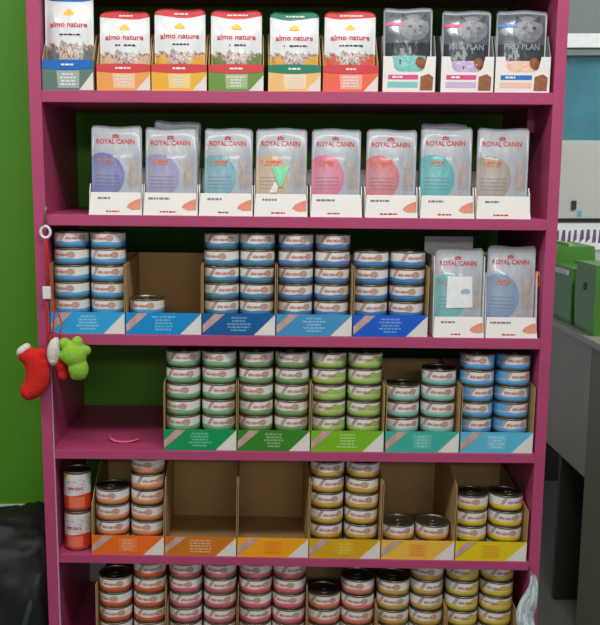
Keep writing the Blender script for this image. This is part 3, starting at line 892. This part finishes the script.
lan = thing('toy_cord', 'red cord with white ring and white tag hanging down the left panel', 'cord', (-0.459, -0.008, 1.330))
rg = MB().tube([(0.0088*math.cos(a), 0.0, 0.0105*math.sin(a)) for a in [2*PI*k/20 for k in range(20)]], 0.0028, 8, closed=True)
part('ring', rg, M['white_plastic'], lan, smooth=True)
cd = MB()
cd.tube([(0.001, -0.002, -0.011), (0.004, -0.004, -0.040), (0.006, -0.004, -0.075), (0.002, -0.004, -0.100)], 0.0017, 6)
cd.tube([(-0.002, -0.002, -0.011), (0.000, -0.005, -0.040), (-0.001, -0.005, -0.080), (0.000, -0.005, -0.100)], 0.0017, 6)
cd.tube([(0.000, -0.004, -0.118), (-0.003, -0.005, -0.150), (-0.001, -0.007, -0.185), (0.000, -0.008, -0.205)], 0.0018, 6)
cd.tube([(0.004, -0.001, -0.070), (0.010, -0.002, -0.110), (0.013, -0.006, -0.135), (0.011, -0.008, -0.165), (0.006, -0.008, -0.200)], 0.0014, 6)
cd.tube([(0.012, -0.006, -0.140), (0.020, -0.006, -0.150), (0.026, -0.007, -0.170), (0.020, -0.010, -0.195)], 0.0012, 6)
part('cord', cd, M['red_cord'], lan, smooth=True)
part('tag', MB().box(-0.0075, 0.0075, -0.010, -0.002, -0.122, -0.099), M['white_plastic'], lan, bevel=0.002)
part('hook', MB().tube([(-0.004, 0.008, 0.010), (-0.004, -0.002, 0.012), (-0.003, -0.005, 0.016)], 0.0013, 6), M['metal'], lan, smooth=True)

st = thing('red_plush_toy', 'curved red plush stocking toy with white cuff, hanging outside left panel', 'toy', (-0.474, -0.026, 1.120), group='plush toys hanging from the left panel')
pts = [(-0.024, 0, -0.014), (-0.013, 0, -0.021), (-0.006, 0, -0.034), (-0.004, 0, -0.050), (-0.007, 0, -0.066), (-0.014, 0, -0.078), (-0.025, 0, -0.086)]
prt = []
for i in range(len(pts)-1):
    for q in range(3):
        f = q/3; p = [pts[i][j]+(pts[i+1][j]-pts[i][j])*f for j in range(3)]
        tt_ = (i+f)/6
        prt.append((p, (0.0165+0.0065*math.sin(tt_*PI), 0.017, 0.0165+0.0065*math.sin(tt_*PI)), 0))
prt.append(((0.003, 0, -0.015), (0.009, 0.010, 0.014), 0.3))
blob(prt, 0.0022, 'stocking', M['red_plush'], st)
blob([((-0.030, 0, -0.006), (0.009, 0.016, 0.014), 0.9), ((-0.024, 0, -0.001), (0.008, 0.014, 0.009), 0.9)], 0.002, 'cuff', M['white_plush'], st)
part('loop', MB().tube([(0.003, 0, -0.006), (0.009, 0.002, 0.006), (0.014, 0.012, 0.010)], 0.0012, 6), M['red_cord'], st, smooth=True)

s2 = thing('red_plush_toy', 'small red plush stocking with fluffy white cuff between red and green toys', 'toy', (-0.444, -0.022, 1.128), group='plush toys hanging from the left panel')
blob([((-0.004, 0, -0.018), (0.0130, 0.014, 0.027), 0.12), ((0.000, 0.002, 0.000), (0.007, 0.010, 0.010), 0.1), ((-0.005, -0.002, -0.033), (0.009, 0.011, 0.010), 0)], 0.002, 'cuff', M['white_plush'], s2)
blob([((0.006, 0.006, -0.045), (0.011, 0.011, 0.017), -0.2), ((0.010, 0.006, -0.062), (0.010, 0.010, 0.012), 0), ((0.002, 0.006, -0.03), (0.009, 0.009, 0.014), 0)], 0.002, 'stocking', M['red_plush'], s2)
part('loop', MB().tube([(-0.001, 0.002, 0.008), (-0.008, 0.004, 0.014), (-0.014, 0.010, 0.014)], 0.0012, 6), M['red_cord'], s2, smooth=True)

gp = thing('green_plush_toy', 'lime green plush toy with rounded lobes hanging in front of third shelf edge', 'toy', (-0.411, -0.026, 1.100), group='plush toys hanging from the left panel')
blob([((0.001, 0, 0.006), (0.024, 0.018, 0.024), 0), ((-0.015, 0, 0.026), (0.011, 0.010, 0.012), -0.5), ((0.007, 0, 0.028), (0.011, 0.010, 0.013), 0.15),
      ((0.021, 0, 0.014), (0.012, 0.009, 0.010), 0.2), ((0.008, 0, -0.020), (0.019, 0.015, 0.023), -0.12), ((-0.018, 0, 0.004), (0.010, 0.009, 0.010), 0), ((0.015, 0, -0.032), (0.008, 0.010, 0.009), 0),
      ((0.001, 0, -0.034), (0.008, 0.010, 0.008), 0)], 0.0022, 'body', M['green_plush'], gp, 5)
part('loop', MB().tube([(-0.012, 0.000, 0.033), (-0.022, 0.002, 0.042), (-0.036, 0.008, 0.046), (-0.046, 0.014, 0.044)], 0.0012, 6), M['red_cord'], gp, smooth=True)

# curled pink paper strip on the empty part of shelf four
z4, a4 = on_shelf(4, -0.33)
ps = MB(); v = []; f = []
P = [(-0.030, 0.058, 0.012), (-0.026, 0.047, 0.005), (-0.016, 0.040, 0.002), (0.000, 0.038, 0.0012), (0.016, 0.040, 0.002), (0.030, 0.047, 0.005)]
for x, y, z in P: v += [(x, y-0.004, z), (x, y+0.004, z+0.002), (x, y+0.004, z+0.0026), (x, y-0.004, z+0.0006)]
for i in range(len(P)-1):
    for q in range(4): f.append((4*i+q, 4*i+4+q, 4*i+4+(q+1) % 4, 4*i+(q+1) % 4))
f += [(0, 1, 2, 3), (4*len(P)-1, 4*len(P)-2, 4*len(P)-3, 4*len(P)-4)]
ps.add(v, f)
o = part('paper_strip', ps, M['pink_peel'], None, smooth=True, loc=(-0.334, 0.010, z4+0.0002), rot=(0, a4, 0))
tag(o, 'curled pink paper strip lying on the empty left part of fourth shelf', 'paper')

# orange loop on the right inner panel, beside the third-shelf pouches
o = part('orange_loop', MB().tube([(0, 0.006*math.cos(a), 0.014*math.sin(a)) for a in [2*PI*k/16 for k in range(16)]], 0.0022, 8, closed=True), M['orange_plastic'], None, smooth=True, loc=(XR-0.0035, 0.030, 1.238), rot=(0, 0.0, 0.9))
tag(o, 'small orange loop hanging on right panel beside the third-shelf pouches', 'loop')

# crumpled plastic packet at the lower right
def packet_mat():
    g = G('packet_film'); u, v, uv = g.uv()
    n, _ = g.noise(uv, 5, 3)
    c = g.ramp(n, [(0.35, (196, 206, 204)), (0.47, (226, 222, 224)), (0.56, (110, 176, 186)), (0.63, (206, 196, 206)), (0.72, (170, 190, 120))])
    return g.out(c, 0.25, 0, 0.4)
pk, fnk = pouch_mesh(0.036, 0.175, 0.008, 5)
for i, (x, y, z) in enumerate(pk.v):
    v_ = z/0.175
    pk.v[i] = (x*(0.25+0.75*min(1, (1.05-v_)*2.2)) + 0.006*math.sin(v_*9) + 0.004*v_, y + 0.004*math.sin(v_*14+x*120), z)
pt = thing('plastic_packet', 'crumpled white and teal plastic packet hanging at lower right panel', 'packet', (0.452, -0.018, 0.498))
part('film', pk, packet_mat(), pt, smooth=True)
part('hook', MB().tube([(0.004, 0.000, 0.172), (0.005, 0.006, 0.178), (0.005, 0.018, 0.180)], 0.0012, 6), M['metal'], pt, smooth=True)

# ------------------------------------------------------------ black sack at the lower left
bm = bmesh.new()
bmesh.ops.create_icosphere(bm, subdivisions=5, radius=1)
for v in bm.verts:
    n = v.co.normalized()
    k = 1 + 0.05*mnoise.noise(n*2.3) + 0.055*abs(mnoise.noise(Vector((n.x*6, n.y*6, n.z*2.2)))) + 0.02*mnoise.noise(n*14)
    sq = lambda a, e: math.copysign(abs(a)**e, a)
    v.co = Vector((sq(n.x, 0.42)*0.200, sq(n.y, 0.7)*0.145, sq(n.z, 0.45)*0.360))*k
    v.co.z = max(v.co.z, -0.355)
    v.co.x = min(v.co.x, 0.1725 if v.co.z < 0.1 else 0.1725)
    v.co.z += 0.03*(v.co.x/0.2)*(1 if v.co.z > 0 else 0)
me = bpy.data.meshes.new('body'); bm.to_mesh(me); bm.free()
me.polygons.foreach_set('use_smooth', [True]*len(me.polygons))
from mathutils.bvhtree import BVHTree
bvh = BVHTree.FromPolygons([v.co.copy() for v in me.vertices], [tuple(p.vertices) for p in me.polygons])
bag = thing('black_sack', 'black crumpled sack standing on floor left of the purple shelving', 'bag', (-0.656, 0.160, 0.356))
link('body', me, M['black_bag'], bag)
sp_ = []
for x, z in ((0.150, 0.29), (0.130, 0.22), (0.108, 0.14), (0.088, 0.05), (0.075, -0.04), (0.070, -0.14), (0.068, -0.24)):
    hit = bvh.ray_cast(Vector((x, -1, z)), Vector((0, 1, 0)))[0]
    sp_.append((x, (hit.y if hit else -0.10) - 0.002, z))
part('strap', MB().tube(sp_, 0.006, 8, flat=0.5), M['strap'], bag, smooth=True)

# ------------------------------------------------------------ right background: counter, green bags, display cabinet
M['counter_face'] = plain('counter_face_laminate', (150, 136, 122), 0.4, var=0.06, scale=4)
M['counter_top'] = plain('counter_top_laminate', (156, 150, 138), 0.35)
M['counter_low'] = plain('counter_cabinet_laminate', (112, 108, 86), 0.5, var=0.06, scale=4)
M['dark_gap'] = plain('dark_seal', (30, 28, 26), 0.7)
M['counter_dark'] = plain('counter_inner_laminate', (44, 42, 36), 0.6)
ct = thing('counter', 'grey laminate counter running back on the right of the purple shelving', 'counter', (0.94, 0.45, 0))
part('apron_panel', MB().box(0, 0.02, 0.562, 1.95, 0.505, 0.915), M['counter_face'], ct)
part('worktop', MB().box(-0.006, 0.62, 0.0, 1.95, 0.915, 0.935), M['counter_top'], ct, bevel=0.002)
part('pedestal_side', MB().box(0, 0.02, 0.01, 0.560, 0.0, 0.915), M['counter_low'], ct, bevel=0.001)
part('pedestal_front', MB().box(0.022, 0.60, 0.01, 0.03, 0.0, 0.915), M['counter_low'], ct)
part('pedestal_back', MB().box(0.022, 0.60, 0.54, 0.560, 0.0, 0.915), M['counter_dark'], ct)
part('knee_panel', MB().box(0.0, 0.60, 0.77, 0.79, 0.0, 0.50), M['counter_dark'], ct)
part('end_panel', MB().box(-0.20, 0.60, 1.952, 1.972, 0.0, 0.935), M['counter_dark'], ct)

def green_mat(name, a, b):
    g = G(name); n, _ = g.noise(g.obj(), 9, 3)
    return g.out(g.mix(n, lin(a), lin(b)), 0.4, 0, 0.2)
M['green_pack'] = green_mat('green_bag_film', (56, 112, 24), (82, 142, 40))
M['green_pack_lit_top'] = green_mat('green_bag_lit_top_film', (112, 172, 58), (136, 188, 80))  # lighter than the bag film: lit tops put into the colour
def pack(y, dy, h, label, pr):
    t = thing('green_bag', label, 'bag', (0.955, y, 0.9352), group='green bags on the counter')
    bm = bmesh.new()
    bmesh.ops.create_cube(bm, size=1)
    bmesh.ops.subdivide_edges(bm, edges=bm.edges[:], cuts=5, use_grid_fill=True)
    for v in bm.verts:
        x, yy, z = v.co
        bul = 1 + 0.05*math.cos(z*PI)
        v.co = Vector((x*0.16*bul + 0.085, yy*dy*bul*0.96, (z+0.5)*h))
        v.co += Vector((0.003*mnoise.noise(v.co*30), 0.003*mnoise.noise(v.co*30+Vector((9, 0, 0))), 0))
        v.co.z = max(v.co.z, 0)
    me = bpy.data.meshes.new('body'); bm.to_mesh(me); bm.free()
    me.polygons.foreach_set('use_smooth', [True]*len(me.polygons))
    me.set_sharp_from_angle(angle=math.radians(50))
    b = link('body', me, M['green_pack'], t)
    part('top_seal', MB().prism_x([(-dy*0.46, h-0.002), (dy*0.46, h-0.002), (dy*0.45, h+0.010), (-dy*0.45, h+0.010)], 0.075, 0.092), M['green_pack_lit_top'], t, bevel=0.002)
    if pr: part('front_print', MB().box(-0.0012, 0.006, -dy*0.30, dy*0.30, h*0.86, h*0.94), M['pale_print'], t)
    else: part('front_print', MB().box(-0.0030, 0.006, -dy*0.06, dy*0.02, h*0.62, h*0.72), M['dark_print'], t)
pack(1.36, 0.195, 0.185, 'green bag on the counter nearest to the purple panel, pale print near top', True)
pack(1.145, 0.17, 0.216, 'green bag on the counter with small dark mark, at right picture edge', False)
pack(1.62, 0.22, 0.235, 'green bag farthest back on the counter, mostly hidden behind two others', True)

M['teal'] = None
def teal_mat():
    g = G('teal_display_panel')
    c = g.obj(); sp = g.n.new('ShaderNodeSeparateXYZ'); g.link(c, sp.inputs[0])
    n, _ = g.noise(c, 5, 3)
    return g.out(g.mix(n, lin((70, 150, 172)), lin((130, 200, 216))), 0.25, 0, 0.3)
M['teal'] = teal_mat()
M['beige_panel'] = plain('beige_cabinet_panel', (196, 194, 186), 0.45, var=0.04, scale=5)
def glass():
    g = G('display_glass')
    g.p.inputs['Transmission Weight'].default_value = 1.0
    g.p.inputs['IOR'].default_value = 1.45
    return g.out(lin((225, 240, 240)), 0.02)
M['glass'] = glass()
dc = thing('display_cabinet', 'white display cabinet with teal glazed top behind the counter', 'cabinet', (1.02, 2.45, 0))
W = 1.3
part('header', MB().box(0, W, -0.03, 0.4, 1.955, 2.015), M['white_print'], dc, bevel=0.004)
part('back_panel', MB().box(0, W, 0.05, 0.4, 1.56, 1.965), M['teal'], dc)
part('glass_pane', MB().box(0.01, W-0.01, -0.006, 0.0, 1.565, 1.955), M['glass'], dc)
part('frame', MB().box(0, W, -0.012, 0.05, 1.925, 1.955), plain('grey_frame', (110, 120, 118), 0.5), dc)
part('lower_panel', MB().box(0, W, 0.0, 0.4, 1.215, 1.56), M['beige_panel'], dc, bevel=0.003)
part('seam', MB().box(0, W, 0.008, 0.4, 1.195, 1.215), M['dark_gap'], dc)
part('base', MB().box(0, W, 0.0, 0.4, 0.0, 1.195), M['beige_panel'], dc)
ps_ = part('price_strip', MB().box(0, W, -0.012, 0.0, 1.075, 1.190), M['white_print'], dc)
r = random.Random(3)
mk = MB(); x = 0.03
while x < W-0.05:
    ww = r.uniform(0.010, 0.022)
    mk.prism([(x, 1.105), (x+ww, 1.105+r.uniform(0, 0.02)), (x+ww*0.9, 1.165), (x+ww*0.3, 1.150+r.uniform(0, 0.02))], -0.0128, -0.012)
    x += ww + r.uniform(0.006, 0.012)
part('purple_print', mk, plain('purple_print', (110, 84, 128), 0.5), ps_)
part('handle', MB().box(0.335, 0.355, -0.015, 0.0, 1.255, 1.295), M['dark_print'], dc, bevel=0.003)
part('teal_label', MB().box(0.365, 0.385, -0.002, 0.0, 1.222, 1.250), M['teal'], dc)

# ------------------------------------------------------------ label check (lengths and doubles)
seen = set()
for l in LABELS:
    n = len(l.replace(',', ' ').split())
    if n < 4 or n > 16: print('LABEL LENGTH', n, l)
    if l in seen: print('LABEL TWICE', l)
    seen.add(l)
